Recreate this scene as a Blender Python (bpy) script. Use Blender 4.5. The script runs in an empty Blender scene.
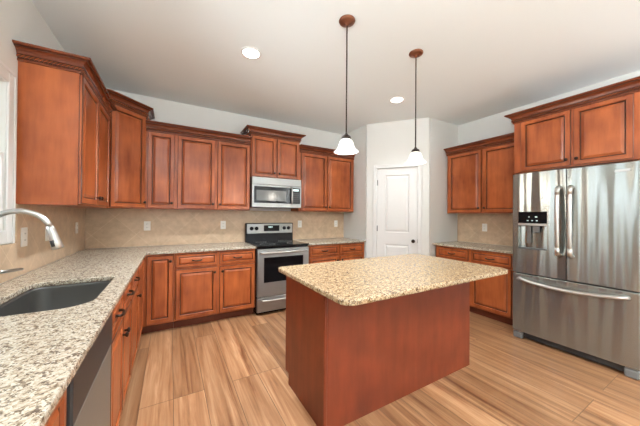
import bpy, bmesh, math, random
from mathutils import Matrix, Vector

random.seed(7)
PI = math.pi
scene = bpy.context.scene
COL = scene.collection

# ------------------------------------------------------------------ camera
yaw, pitch, roll, fpx = -0.522, 0.0069, 0.0078, 259.674
R0 = Vector((math.cos(yaw), math.sin(yaw), 0))
F0 = Vector((-math.sin(yaw), math.cos(yaw), 0))
U0 = Vector((0, 0, 1))
F1 = math.cos(pitch) * F0 + math.sin(pitch) * U0
U1 = -math.sin(pitch) * F0 + math.cos(pitch) * U0
R2 = math.cos(roll) * R0 + math.sin(roll) * U1
U2 = -math.sin(roll) * R0 + math.cos(roll) * U1
cam = bpy.data.cameras.new('camera')
camo = bpy.data.objects.new('camera', cam)
COL.objects.link(camo)
m = Matrix((R2, U2, -F1)).transposed().to_4x4()
m.translation = Vector((0.8744, -4.0203, 1.3352))
camo.matrix_world = m
cam.sensor_width = 36
cam.lens = fpx / 640 * 36
cam.clip_start = 0.02
scene.camera = camo

# ------------------------------------------------------------------ world, exposure
world = bpy.data.worlds.new('world')
scene.world = world
world.use_nodes = True
bg = world.node_tree.nodes['Background']
# soft sky above, brightness added below the horizon to light the ceiling, as a sunlit yard would
SKY, GROUND = 5.0, 14.0
wn = world.node_tree
sx = wn.nodes.new('ShaderNodeSeparateXYZ')
mr = wn.nodes.new('ShaderNodeMapRange')
mr.interpolation_type = 'SMOOTHSTEP'
mr.inputs['From Min'].default_value = -0.08
mr.inputs['From Max'].default_value = 0.04
mr.inputs['To Min'].default_value = GROUND
mr.inputs['To Max'].default_value = SKY
tcw = wn.nodes.new('ShaderNodeTexCoord')
wn.links.new(tcw.outputs['Generated'], sx.inputs[0])
wn.links.new(sx.outputs['Z'], mr.inputs['Value'])
wn.links.new(mr.outputs[0], bg.inputs[1])
bg.inputs[0].default_value = (0.84, 0.93, 1.0, 1)
scene.view_settings.view_transform = 'Standard'
scene.view_settings.look = 'None'
scene.view_settings.gamma = 1
scene.view_settings.use_curve_mapping = False
scene.view_settings.exposure = 0.24
CAN_W, PENDANT_W, ADDED_UPLIGHT_W = 26.0, 6.0, 150.0
CAN_COL, PENDANT_COL = (0.88, 0.94, 1.0), (1, 0.94, 0.84)


# ------------------------------------------------------------------ materials
def new_mat(name):
    mt = bpy.data.materials.new(name)
    mt.use_nodes = True
    nt = mt.node_tree
    return mt, nt, nt.nodes['Principled BSDF']


def plain(name, col, rough=0.5, metal=0.0, coat=0.0, spec=0.5):
    mt, nt, b = new_mat(name)
    b.inputs['Base Color'].default_value = (*col, 1)
    b.inputs['Roughness'].default_value = rough
    b.inputs['Metallic'].default_value = metal
    b.inputs['Coat Weight'].default_value = coat
    b.inputs['Specular IOR Level'].default_value = spec
    return mt


def N(nt, kind, **kw):
    n = nt.nodes.new(kind)
    for k, v in kw.items():
        setattr(n, k, v)
    return n


def ramp(nt, stops):
    r = nt.nodes.new('ShaderNodeValToRGB')
    el = r.color_ramp.elements
    while len(el) < len(stops):
        el.new(0.5)
    for e, (p, c) in zip(el, stops):
        e.position = p
        e.color = (*c, 1)
    return r


def wood(name, dark, light, rough=0.32, scale=1.0):
    mt, nt, b = new_mat(name)
    L = nt.links
    tc = N(nt, 'ShaderNodeTexCoord')
    oi = N(nt, 'ShaderNodeObjectInfo')
    add = N(nt, 'ShaderNodeVectorMath', operation='ADD')
    mul = N(nt, 'ShaderNodeMath', operation='MULTIPLY')
    mul.inputs[1].default_value = 37.0
    L.new(oi.outputs['Random'], mul.inputs[0])
    L.new(tc.outputs['Object'], add.inputs[0])
    L.new(mul.outputs[0], add.inputs[1])
    mp = N(nt, 'ShaderNodeMapping')
    mp.inputs['Scale'].default_value = (9 * scale, 9 * scale, 1.3 * scale)
    L.new(add.outputs[0], mp.inputs[0])
    n1 = N(nt, 'ShaderNodeTexNoise')
    n1.inputs['Scale'].default_value = 1.6
    n1.inputs['Detail'].default_value = 6
    n1.inputs['Roughness'].default_value = 0.6
    L.new(mp.outputs[0], n1.inputs['Vector'])
    n2 = N(nt, 'ShaderNodeTexNoise')
    n2.inputs['Scale'].default_value = 3.5
    n2.inputs['Detail'].default_value = 2
    L.new(add.outputs[0], n2.inputs['Vector'])
    mx = N(nt, 'ShaderNodeMath', operation='ADD')
    h = N(nt, 'ShaderNodeMath', operation='MULTIPLY')
    h.inputs[1].default_value = 0.5
    L.new(n1.outputs[0], mx.inputs[0])
    L.new(n2.outputs[0], mx.inputs[1])
    L.new(mx.outputs[0], h.inputs[0])
    r = ramp(nt, [(0.34, dark), (0.66, light)])
    L.new(h.outputs[0], r.inputs[0])
    L.new(r.outputs[0], b.inputs['Base Color'])
    b.inputs['Roughness'].default_value = rough
    b.inputs['Coat Weight'].default_value = 0.12
    b.inputs['Specular IOR Level'].default_value = 0.4
    b.inputs['Coat Roughness'].default_value = 0.12
    return mt


def granite(name, stops):
    mt, nt, b = new_mat(name)
    L = nt.links
    tc = N(nt, 'ShaderNodeTexCoord')
    big = N(nt, 'ShaderNodeTexNoise')
    big.inputs['Scale'].default_value = 48
    big.inputs['Detail'].default_value = 6
    big.inputs['Roughness'].default_value = 0.78
    L.new(tc.outputs['Object'], big.inputs['Vector'])
    r1 = ramp(nt, stops)
    L.new(big.outputs[0], r1.inputs[0])
    vor = N(nt, 'ShaderNodeTexVoronoi')
    vor.inputs['Scale'].default_value = 190
    vor.inputs['Randomness'].default_value = 1
    wob = N(nt, 'ShaderNodeTexNoise')
    wob.inputs['Scale'].default_value = 60
    mixv = N(nt, 'ShaderNodeMix', data_type='VECTOR')
    mixv.inputs['Factor'].default_value = 0.012
    L.new(tc.outputs['Object'], wob.inputs['Vector'])
    L.new(tc.outputs['Object'], mixv.inputs['A'])
    L.new(wob.outputs['Color'], mixv.inputs['B'])
    L.new(mixv.outputs['Result'], vor.inputs['Vector'])
    sep = N(nt, 'ShaderNodeSeparateColor')
    L.new(vor.outputs['Color'], sep.inputs[0])
    clus = N(nt, 'ShaderNodeTexNoise')
    clus.inputs['Scale'].default_value = 30
    clus.inputs['Detail'].default_value = 3
    L.new(tc.outputs['Object'], clus.inputs['Vector'])
    sm = N(nt, 'ShaderNodeMath', operation='ADD')
    L.new(sep.outputs[0], sm.inputs[0])
    L.new(clus.outputs[0], sm.inputs[1])
    blk = ramp(nt, [(0.0, (0, 0, 0)), (0.725, (0, 0, 0)), (0.77, (0.85, 0.85, 0.85))])
    half = N(nt, 'ShaderNodeMath', operation='MULTIPLY')
    half.inputs[1].default_value = 0.56
    L.new(sm.outputs[0], half.inputs[0])
    L.new(half.outputs[0], blk.inputs[0])
    mix = N(nt, 'ShaderNodeMix', data_type='RGBA')
    L.new(blk.outputs[0], mix.inputs['Factor'])
    L.new(r1.outputs[0], mix.inputs['A'])
    mix.inputs['B'].default_value = (0.11, 0.085, 0.065, 1)
    # pale quartz flecks
    wh = ramp(nt, [(0.0, (0, 0, 0)), (0.78, (0, 0, 0)), (0.82, (1, 1, 1))])
    L.new(sep.outputs[1], wh.inputs[0])
    mix2 = N(nt, 'ShaderNodeMix', data_type='RGBA')
    L.new(wh.outputs[0], mix2.inputs['Factor'])
    L.new(mix.outputs['Result'], mix2.inputs['A'])
    mix2.inputs['B'].default_value = (*stops[-1][1], 1)
    L.new(mix2.outputs['Result'], b.inputs['Base Color'])
    b.inputs['Roughness'].default_value = 0.24
    b.inputs['Specular IOR Level'].default_value = 0.4
    return mt


def tile(name, axis):
    mt, nt, b = new_mat(name)
    L = nt.links
    tc = N(nt, 'ShaderNodeTexCoord')
    sp = N(nt, 'ShaderNodeSeparateXYZ')
    cb = N(nt, 'ShaderNodeCombineXYZ')
    L.new(tc.outputs['Object'], sp.inputs[0])
    L.new(sp.outputs[axis], cb.inputs[0])
    L.new(sp.outputs['Z'], cb.inputs[1])
    mp = N(nt, 'ShaderNodeMapping')
    mp.inputs['Rotation'].default_value = (0, 0, PI / 4)
    mp.inputs['Location'].default_value = (0.09, 0.13, 0)
    L.new(cb.outputs[0], mp.inputs[0])
    br = N(nt, 'ShaderNodeTexBrick')
    br.offset = 0
    br.inputs['Scale'].default_value = 1
    br.inputs['Brick Width'].default_value = 0.31
    br.inputs['Row Height'].default_value = 0.31
    br.inputs['Mortar Size'].default_value = 0.0028
    br.inputs['Mortar Smooth'].default_value = 0.3
    br.inputs['Color1'].default_value = (0.56, 0.41, 0.275, 1)
    br.inputs['Color2'].default_value = (0.60, 0.44, 0.30, 1)
    br.inputs['Mortar'].default_value = (0.67, 0.52, 0.36, 1)
    L.new(mp.outputs[0], br.inputs['Vector'])
    nz = N(nt, 'ShaderNodeTexNoise')
    nz.inputs['Scale'].default_value = 9
    nz.inputs['Detail'].default_value = 7
    nz.inputs['Roughness'].default_value = 0.65
    L.new(cb.outputs[0], nz.inputs['Vector'])
    r = ramp(nt, [(0.3, (0.82, 0.80, 0.78)), (0.7, (1.12, 1.12, 1.1))])
    L.new(nz.outputs[0], r.inputs[0])
    mix = N(nt, 'ShaderNodeMix', data_type='RGBA', blend_type='MULTIPLY')
    mix.inputs['Factor'].default_value = 1
    L.new(br.outputs['Color'], mix.inputs['A'])
    L.new(r.outputs[0], mix.inputs['B'])
    L.new(mix.outputs['Result'], b.inputs['Base Color'])
    b.inputs['Roughness'].default_value = 0.38
    return mt


def floor_mat(name):
    mt, nt, b = new_mat(name)
    L = nt.links
    tc = N(nt, 'ShaderNodeTexCoord')
    sp = N(nt, 'ShaderNodeSeparateXYZ')
    cb = N(nt, 'ShaderNodeCombineXYZ')
    L.new(tc.outputs['Object'], sp.inputs[0])
    ad = N(nt, 'ShaderNodeMath', operation='ADD')
    ad.inputs[1].default_value = 20.5 - 0.085
    L.new(sp.outputs['X'], ad.inputs[0])
    ay = N(nt, 'ShaderNodeMath', operation='ADD')
    ay.inputs[1].default_value = 24.37
    L.new(sp.outputs['Y'], ay.inputs[0])
    L.new(ay.outputs[0], cb.inputs[0])
    L.new(ad.outputs[0], cb.inputs[1])
    br = N(nt, 'ShaderNodeTexBrick')
    br.offset = 0.37
    br.offset_frequency = 3
    br.inputs['Scale'].default_value = 1
    br.inputs['Brick Width'].default_value = 1.5
    br.inputs['Row Height'].default_value = 0.205
    br.inputs['Mortar Size'].default_value = 0.0022
    br.inputs['Mortar Smooth'].default_value = 0.2
    br.inputs['Color1'].default_value = (0.0, 0.0, 0.0, 1)
    br.inputs['Color2'].default_value = (1, 1, 1, 1)
    br.inputs['Mortar'].default_value = (0, 0, 0, 1)
    L.new(cb.outputs[0], br.inputs['Vector'])
    bw = N(nt, 'ShaderNodeRGBToBW')
    L.new(br.outputs['Color'], bw.inputs[0])
    # grain runs along the planks; each plank shifts it
    sh = N(nt, 'ShaderNodeMath', operation='MULTIPLY')
    sh.inputs[1].default_value = 13.0
    L.new(bw.outputs[0], sh.inputs[0])
    cz = N(nt, 'ShaderNodeCombineXYZ')
    L.new(sp.outputs['X'], cz.inputs[0])
    L.new(sp.outputs['Y'], cz.inputs[1])
    L.new(sh.outputs[0], cz.inputs[2])
    mp = N(nt, 'ShaderNodeMapping')
    mp.inputs['Scale'].default_value = (17, 0.75, 1)
    L.new(cz.outputs[0], mp.inputs[0])
    n1 = N(nt, 'ShaderNodeTexNoise')
    n1.inputs['Scale'].default_value = 1.2
    n1.inputs['Detail'].default_value = 7
    n1.inputs['Roughness'].default_value = 0.62
    n1.inputs['Distortion'].default_value = 0.6
    L.new(mp.outputs[0], n1.inputs['Vector'])
    r = ramp(nt, [(0.30, (0.155, 0.062, 0.025)), (0.43, (0.285, 0.137, 0.062)), (0.55, (0.365, 0.193, 0.094)), (0.70, (0.49, 0.29, 0.158))])
    L.new(n1.outputs[0], r.inputs[0])
    tint = ramp(nt, [(0.0, (0.74, 0.70, 0.66)), (1.0, (1.12, 1.10, 1.08))])
    L.new(bw.outputs[0], tint.inputs[0])
    mix = N(nt, 'ShaderNodeMix', data_type='RGBA', blend_type='MULTIPLY')
    mix.inputs['Factor'].default_value = 1
    L.new(r.outputs[0], mix.inputs['A'])
    L.new(tint.outputs[0], mix.inputs['B'])
    mix2 = N(nt, 'ShaderNodeMix', data_type='RGBA')
    L.new(br.outputs['Fac'], mix2.inputs['Factor'])
    L.new(mix.outputs['Result'], mix2.inputs['A'])
    mix2.inputs['B'].default_value = (0.13, 0.07, 0.035, 1)
    L.new(mix2.outputs['Result'], b.inputs['Base Color'])
    b.inputs['Roughness'].default_value = 0.36
    return mt


def steel(name, col=(0.36, 0.36, 0.35), rough=0.30, aniso=0.9, wave=0.0):
    mt, nt, b = new_mat(name)
    L = nt.links
    b.inputs['Base Color'].default_value = (*col, 1)
    b.inputs['Metallic'].default_value = 0.86
    b.inputs['Roughness'].default_value = rough
    b.inputs['Anisotropic'].default_value = aniso
    b.inputs['Anisotropic Rotation'].default_value = 0.25
    tg = N(nt, 'ShaderNodeTangent', direction_type='RADIAL', axis='Z')
    L.new(tg.outputs[0], b.inputs['Tangent'])
    if wave:
        tc = N(nt, 'ShaderNodeTexCoord')
        mp = N(nt, 'ShaderNodeMapping')
        mp.inputs['Scale'].default_value = (7.0, 7.0, 0.5)
        nz = N(nt, 'ShaderNodeTexNoise')
        nz.inputs['Scale'].default_value = 1.0
        nz.inputs['Detail'].default_value = 1
        bp = N(nt, 'ShaderNodeBump')
        bp.inputs['Strength'].default_value = 1.0
        bp.inputs['Distance'].default_value = wave
        L.new(tc.outputs['Object'], mp.inputs[0])
        L.new(mp.outputs[0], nz.inputs['Vector'])
        L.new(nz.outputs[0], bp.inputs['Height'])
        L.new(bp.outputs[0], b.inputs['Normal'])
    return mt


def paint(name, col, rough=0.6):
    mt, nt, b = new_mat(name)
    L = nt.links
    b.inputs['Base Color'].default_value = (*col, 1)
    b.inputs['Roughness'].default_value = rough
    tc = N(nt, 'ShaderNodeTexCoord')
    nz = N(nt, 'ShaderNodeTexNoise')
    nz.inputs['Scale'].default_value = 220
    bp = N(nt, 'ShaderNodeBump')
    bp.inputs['Strength'].default_value = 0.04
    L.new(tc.outputs['Object'], nz.inputs['Vector'])
    L.new(nz.outputs[0], bp.inputs['Height'])
    L.new(bp.outputs[0], b.inputs['Normal'])
    return mt


def emit(name, col, strength):
    mt, nt, b = new_mat(name)
    b.inputs['Base Color'].default_value = (0.9, 0.9, 0.88, 1)
    b.inputs['Emission Color'].default_value = (*col, 1)
    b.inputs['Emission Strength'].default_value = strength
    b.inputs['Roughness'].default_value = 0.3
    return mt


def glass_mat(name):
    mt, nt, b = new_mat(name)
    L = nt.links
    tr = N(nt, 'ShaderNodeBsdfTransparent')
    gl = N(nt, 'ShaderNodeBsdfGlossy')
    gl.inputs['Roughness'].default_value = 0.02
    mx = N(nt, 'ShaderNodeMixShader')
    fr = N(nt, 'ShaderNodeFresnel')
    L.new(fr.outputs[0], mx.inputs[0])
    L.new(tr.outputs[0], mx.inputs[1])
    L.new(gl.outputs[0], mx.inputs[2])
    L.new(mx.outputs[0], nt.nodes['Material Output'].inputs[0])
    return mt


M = {}
M['wood'] = wood('cherry_wood', (0.225, 0.048, 0.013), (0.49, 0.132, 0.038), rough=0.3)
M['panel'] = wood('cherry_panel', (0.125, 0.022, 0.008), (0.225, 0.043, 0.014), rough=0.42)
M['crown'] = wood('dark_molding', (0.115, 0.026, 0.010), (0.20, 0.048, 0.017), rough=0.25)  # darker overall than the door wood
M['glaze_gap'] = wood('glaze_and_gap_shade', (0.045, 0.013, 0.006), (0.10, 0.026, 0.010))  # groove glaze, also paints the shadow gap around door and drawer fronts
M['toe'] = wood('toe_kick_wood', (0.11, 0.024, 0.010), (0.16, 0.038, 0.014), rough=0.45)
M['granite'] = granite('speckled_granite', [(0.39, (0.105, 0.075, 0.05)), (0.455, (0.30, 0.23, 0.16)), (0.505, (0.46, 0.39, 0.295)), (0.64, (0.575, 0.525, 0.43))])
M['granite_warm_lit'] = granite('warm_lit_granite', [(0.39, (0.075, 0.042, 0.022)), (0.455, (0.22, 0.13, 0.062)), (0.51, (0.40, 0.282, 0.158)), (0.64, (0.50, 0.39, 0.245))])  # same granite, yellowed and darkened to carry the pendants' warm light
M['tile_back'] = tile('tile_back', 'X')
M['tile_side'] = tile('tile_side', 'Y')
M['floor'] = floor_mat('wood_planks')
M['wall'] = paint('wall_paint', (0.70, 0.693, 0.650))
M['ceil'] = paint('ceiling_paint', (0.80, 0.845, 0.83), 0.7)
M['white'] = plain('white_trim', (0.72, 0.71, 0.68), 0.35)
M['steel'] = steel('stainless_steel', wave=0.0)
M['fridge'] = steel('fridge_steel', col=(0.33, 0.35, 0.33), rough=0.24, wave=0.034)
M['washer_steel'] = plain('dishwasher_steel', (0.24, 0.25, 0.23), 0.42, 0.6)
M['chrome'] = plain('brushed_nickel', (0.52, 0.51, 0.48), 0.32, 0.95)
M['dsteel'] = plain('dark_steel', (0.20, 0.20, 0.195), 0.35, 0.9)
M['sink'] = plain('sink_grey', (0.062, 0.059, 0.053), 0.36, 0.3)
M['black'] = plain('black_enamel', (0.010, 0.010, 0.011), 0.2, spec=0.3)
M['blackglass'] = plain('black_glass', (0.007, 0.007, 0.008), 0.07, spec=0.25)
M['mesh_glass'] = plain('microwave_screen', (0.10, 0.098, 0.092), 0.14, 0.2)
M['plastic'] = plain('dark_plastic', (0.03, 0.03, 0.03), 0.45)
M['grey'] = plain('grey_plastic', (0.17, 0.17, 0.165), 0.45)
M['bronze'] = plain('dark_bronze', (0.035, 0.022, 0.016), 0.38, 0.7)
M['copper'] = plain('copper_bronze', (0.22, 0.085, 0.045), 0.35, 0.75)
M['plate'] = plain('outlet_white', (0.82, 0.80, 0.75), 0.35)
M['slot'] = plain('slot_dark', (0.12, 0.11, 0.10), 0.5)
M['can'] = emit('can_lamp', (1, 0.96, 0.9), 9.0)
M['shade'] = emit('lit_frosted_glass', (1, 0.93, 0.81), 0.45)
M['bulb'] = emit('lit_bulb', (1, 0.9, 0.75), 12.0)
M['lcd'] = emit('display_digits', (0.5, 0.9, 0.95), 0.6)
M['glass'] = glass_mat('window_glass')


# ------------------------------------------------------------------ mesh helpers
class MB:
    def __init__(self):
        self.bm = bmesh.new()

    def face(self, vs, mat=0, smooth=False):
        try:
            f = self.bm.faces.new(vs)
        except ValueError:
            return None
        f.material_index = mat
        f.smooth = smooth
        return f

    def box(self, x0, x1, y0, y1, z0, z1, bev=0.0, mat=0, seg=1):
        b = self.bm
        v = [b.verts.new((x, y, z)) for x in (x0, x1) for y in (y0, y1) for z in (z0, z1)]
        idx = [(0, 1, 3, 2), (4, 6, 7, 5), (0, 4, 5, 1), (2, 3, 7, 6), (0, 2, 6, 4), (1, 5, 7, 3)]
        fs = [self.face([v[i] for i in q], mat) for q in idx]
        if bev > 0:
            es = list({e for f in fs for e in f.edges})
            r = bmesh.ops.bevel(b, geom=es, offset=bev, segments=seg, profile=0.5, affect='EDGES')
            for f in r['faces']:
                f.material_index = mat
        return self

    def prism(self, poly, z0, z1, mat=0, bev=0.0):
        b = self.bm
        lo = [b.verts.new((x, y, z0)) for x, y in poly]
        hi = [b.verts.new((x, y, z1)) for x, y in poly]
        n = len(poly)
        fs = [self.face(lo[::-1], mat), self.face(hi, mat)]
        for i in range(n):
            fs.append(self.face([lo[i], lo[(i + 1) % n], hi[(i + 1) % n], hi[i]], mat))
        bmesh.ops.recalc_face_normals(b, faces=[f for f in fs if f])
        if bev:
            r = bmesh.ops.bevel(b, geom=list({e for f in fs for e in f.edges}), offset=bev, segments=2, profile=0.5, affect='EDGES')
            for f in r['faces']:
                f.material_index = mat
        return self

    def lathe(self, prof, c=(0, 0, 0), axis='Z', seg=24, mat=0, closed=False):
        """prof: list of (radius, height)."""
        b = self.bm
        rings = []
        for r, h in prof:
            ring = []
            for i in range(seg):
                a = 2 * PI * i / seg
                p = (r * math.cos(a), r * math.sin(a), h)
                if axis == 'Y':
                    p = (p[0], p[2], p[1])
                elif axis == 'X':
                    p = (p[2], p[0], p[1])
                ring.append(b.verts.new((c[0] + p[0], c[1] + p[1], c[2] + p[2])))
            rings.append(ring)
        fs = []
        for A, B in zip(rings, rings[1:]):
            for i in range(seg):
                fs.append(self.face([A[i], A[(i + 1) % seg], B[(i + 1) % seg], B[i]], mat, True))
        if not closed:
            if prof[0][0] > 1e-4:
                fs.append(self.face(rings[0][::-1], mat))
            if prof[-1][0] > 1e-4:
                fs.append(self.face(rings[-1], mat))
        bmesh.ops.recalc_face_normals(b, faces=[f for f in fs if f])
        return self

    def tube(self, pts, r, seg=10, mat=0, flat=None):
        """round bar along pts; r a number or one per point; flat=(a,b) gives an elliptical section."""
        b = self.bm
        pts = [Vector(p) for p in pts]
        n = len(pts)
        rs = r if isinstance(r, (list, tuple)) else [r] * n
        t0 = (pts[1] - pts[0]).normalized()
        up = Vector((0, 0, 1)) if abs(t0.z) < 0.9 else Vector((1, 0, 0))
        nrm = t0.cross(up).normalized()
        rings = []
        for i, p in enumerate(pts):
            t = (pts[min(i + 1, n - 1)] - pts[max(i - 1, 0)]).normalized()
            nrm = (nrm - t * nrm.dot(t)).normalized()
            bi = t.cross(nrm)
            fa, fb = flat or (1, 1)
            rings.append([b.verts.new(p + nrm * math.cos(2 * PI * k / seg) * rs[i] * fa + bi * math.sin(2 * PI * k / seg) * rs[i] * fb) for k in range(seg)])
        fs = []
        for A, B in zip(rings, rings[1:]):
            for k in range(seg):
                fs.append(self.face([A[k], A[(k + 1) % seg], B[(k + 1) % seg], B[k]], mat, True))
        fs.append(self.face(rings[0][::-1], mat))
        fs.append(self.face(rings[-1], mat))
        bmesh.ops.recalc_face_normals(b, faces=[f for f in fs if f])
        return self

    def rings(self, x0, x1, z0, z1, prof, back):
        """mitred panel facing -Y. prof: (inset, y, material of the band that leads here)."""
        b = self.bm
        def ring(ins, y):
            return [b.verts.new(p) for p in ((x0 + ins, y, z0 + ins), (x1 - ins, y, z0 + ins), (x1 - ins, y, z1 - ins), (x0 + ins, y, z1 - ins))]
        prev = ring(0, back)
        self.face(prev[::-1], 0)
        fs = []
        for ins, y, mt in prof:
            cur = ring(ins, y)
            for i in range(4):
                self.face([prev[i], prev[(i + 1) % 4], cur[(i + 1) % 4], cur[i]], mt)
            prev = cur
        self.face(prev, 0)
        return self

    def sweep(self, path, prof, mat=0, dark=()):
        """molding profile (out, z) swept along a plan polyline, outward = right of travel."""
        b = self.bm
        P = [Vector(p) for p in path]
        n = len(P)
        nr = []
        for i in range(n - 1):
            d = (P[i + 1] - P[i]).normalized()
            nr.append(Vector((d.y, -d.x)))
        off = []
        for i in range(n):
            if i == 0:
                off.append(nr[0])
            elif i == n - 1:
                off.append(nr[-1])
            else:
                s = nr[i - 1] + nr[i]
                off.append(s / (1 + nr[i - 1].dot(nr[i])))
        rings = [[b.verts.new((P[i].x + off[i].x * o, P[i].y + off[i].y * o, z)) for o, z in prof] for i in range(n)]
        fs = []
        k = len(prof)
        for A, B in zip(rings, rings[1:]):
            for j in range(k):
                fs.append(self.face([A[j], A[(j + 1) % k], B[(j + 1) % k], B[j]], 1 if j in dark else mat))
        fs.append(self.face(rings[0], mat))
        fs.append(self.face(rings[-1][::-1], mat))
        bmesh.ops.recalc_face_normals(b, faces=[f for f in fs if f])
        return self

    def rope(self, path, out, z, r=0.0105, pitch=0.022):
        b = self.bm
        P = [Vector(p) for p in path]
        n = len(P)
        nr = [Vector(((P[i + 1] - P[i]).normalized().y, -(P[i + 1] - P[i]).normalized().x)) for i in range(n - 1)]
        Q = []
        for i in range(n):
            if i == 0: o = nr[0]
            elif i == n - 1: o = nr[-1]
            else: o = (nr[i - 1] + nr[i]) / (1 + nr[i - 1].dot(nr[i]))
            Q.append(P[i] + o * out)
        for i in range(n - 1):
            A, B = Q[i], Q[i + 1]
            ln = (B - A).length
            d = (B - A) / ln
            nn = nr[i]
            steps = max(2, int(ln / (pitch / 5)))
            prev = None
            for s in range(steps + 1):
                t = ln * s / steps
                ring = []
                for k in range(8):
                    a = 2 * PI * k / 8
                    rr = r * (1.0 if k % 2 else 0.62)
                    a2 = a + 2 * PI * t / (pitch * 2)
                    c = A + d * t + nn * (rr * math.cos(a2))
                    ring.append(b.verts.new((c.x, c.y, z + rr * math.sin(a2))))
                if prev:
                    for k in range(8):
                        self.face([prev[k], prev[(k + 1) % 8], ring[(k + 1) % 8], ring[k]], 1 if k in (0, 1, 4, 5) else 0)
                prev = ring
        return self

    def build(self, name, mats, parent=None):
        me = bpy.data.meshes.new(name)
        self.bm.normal_update()
        self.bm.to_mesh(me)
        self.bm.free()
        for mt in (mats if isinstance(mats, (list, tuple)) else [mats]):
            me.materials.append(mt)
        o = bpy.data.objects.new(name, me)
        COL.objects.link(o)
        if parent is not None:
            o.parent = parent
        return o


def tag(o, label, cat, group=None):
    o['label'] = label
    o['category'] = cat
    if group:
        o['group'] = group
    return o


def thing(name, label, cat, loc=(0, 0, 0), rz=0.0, group=None):
    o = bpy.data.objects.new(name, None)
    o.empty_display_size = 0.1
    COL.objects.link(o)
    o.location = loc
    o.rotation_euler = (0, 0, rz)
    return tag(o, label, cat, group)


def struct(o):
    o['kind'] = 'structure'
    return o


def copy_thing(src, loc, rz=None, label=None):
    c = src.copy()
    COL.objects.link(c)
    c.location = loc
    if rz is not None:
        c.rotation_euler = (0, 0, rz)
    if label:
        c['label'] = label
    for ch in list(src.children):
        d = ch.copy()
        COL.objects.link(d)
        d.parent = c
        for g in list(ch.children):
            e = g.copy()
            COL.objects.link(e)
            e.parent = d
    return c


# ------------------------------------------------------------------ room shell
W, H, REAR = 5.05, 2.85, -8.2
A = Vector((3.70, -0.66))
B = Vector((4.32, -1.395))
T = 0.12
fl = MB().box(-0.12, W + 0.12, REAR - 0.12, 0.12, -0.1, 0.0).build('floor', M['floor']); struct(fl)
ce = MB().box(-0.12, W + 0.12, REAR - 0.12, 0.12, H, H + 0.1).build('ceiling', M['ceil']); struct(ce)
struct(MB().box(-T, W + T, 0.0, T, 0, H).build('wall_back', M['wall']))
wl = MB()                                   # left wall with the window over the sink and a second window further back
WY0, WY1, WZ0, WZ1 = -2.86, -1.700, 1.225, 2.13
LY0, LY1, LZ0, LZ1 = -6.6, -5.2, 0.8, 2.1
for y0, y1, z0, z1 in ((WY1, 0, 0, H), (WY0, WY1, 0, WZ0), (WY0, WY1, WZ1, H), (LY1, WY0, 0, H), (LY0, LY1, 0, LZ0), (LY0, LY1, LZ1, H), (REAR, LY0, 0, H)):
    wl.box(-T, 0, y0, y1, z0, z1)
struct(wl.build('wall_left', M['wall']))
struct(MB().box(W, W + T, REAR, 0, 0, H).build('wall_right', M['wall']))
wr = MB()                                   # rear wall behind the camera, with two tall glazed openings
OPEN = ((0.7, 1.7), (3.3, 4.3))
RZ0, RZ1 = 0.9, 2.1
xs = [(-T, 0.7), (1.7, 3.3), (4.3, W + T)]
for x0, x1 in xs:
    wr.box(x0, x1, REAR - T, REAR, 0, H)
for x0, x1 in OPEN:
    wr.box(x0, x1, REAR - T, REAR, 0, RZ0)
    wr.box(x0, x1, REAR - T, REAR, RZ1, H)
struct(wr.build('wall_rear', M['wall']))
# corner pantry: short return, diagonal wall with the door, wall that meets the right wall
struct(MB().box(A.x, A.x + 0.1, A.y + 0.02, 0, 0, H).build('wall_pantry_return', M['wall']))
struct(MB().box(B.x + 0.02, W, B.y, B.y + 0.1, 0, H).build('wall_pantry_side', M['wall']))
dlen = (B - A).length
dang = math.atan2((B - A).y, (B - A).x)
DS0, DS1, DZ = 0.170, 0.798, 2.10
wd = MB()
wd.box(0, DS0 - 0.012, 0, 0.1, 0, H).box(DS1 + 0.012, dlen, 0, 0.1, 0, H).box(DS0 - 0.012, DS1 + 0.012, 0, 0.1, DZ + 0.012, H)
wdo = wd.build('wall_pantry_front', M['wall'])
wdo.location = (A.x, A.y, 0)
wdo.rotation_euler = (0, 0, dang)
struct(wdo)


def casing(x0, x1, z0, z1, w, th, y, bottom=False):
    """picture-frame casing facing -Y around an opening, stepped profile."""
    c = MB()
    def bar(a0, a1, b0, b1):
        c.box(a0, a1, y - th, y, b0, b1, 0.004)
    lo = z0 - w if bottom else z0
    bar(x0 - w, x0, lo, z1 + w)
    bar(x1, x1 + w, lo, z1 + w)
    bar(x0, x1, z1, z1 + w)
    if bottom:
        bar(x0, x1, z0 - w, z0)
    o = w * 0.28
    c.box(x0 - w, x0 - w + o, y - th - 0.006, y - th, lo, z1 + w, 0.002)
    c.box(x1 + w - o, x1 + w, y - th - 0.006, y - th, lo, z1 + w, 0.002)
    c.box(x0 - w + o, x1 + w - o, y - th - 0.006, y - th, z1 + w - o, z1 + w, 0.002)
    return c


tr = casing(DS0, DS1, 0, DZ, 0.058, 0.016, 0.0).build('trim_1', M['white'])
tr.location = (A.x, A.y, 0)
tr.rotation_euler = (0, 0, dang)
struct(tr)
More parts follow.
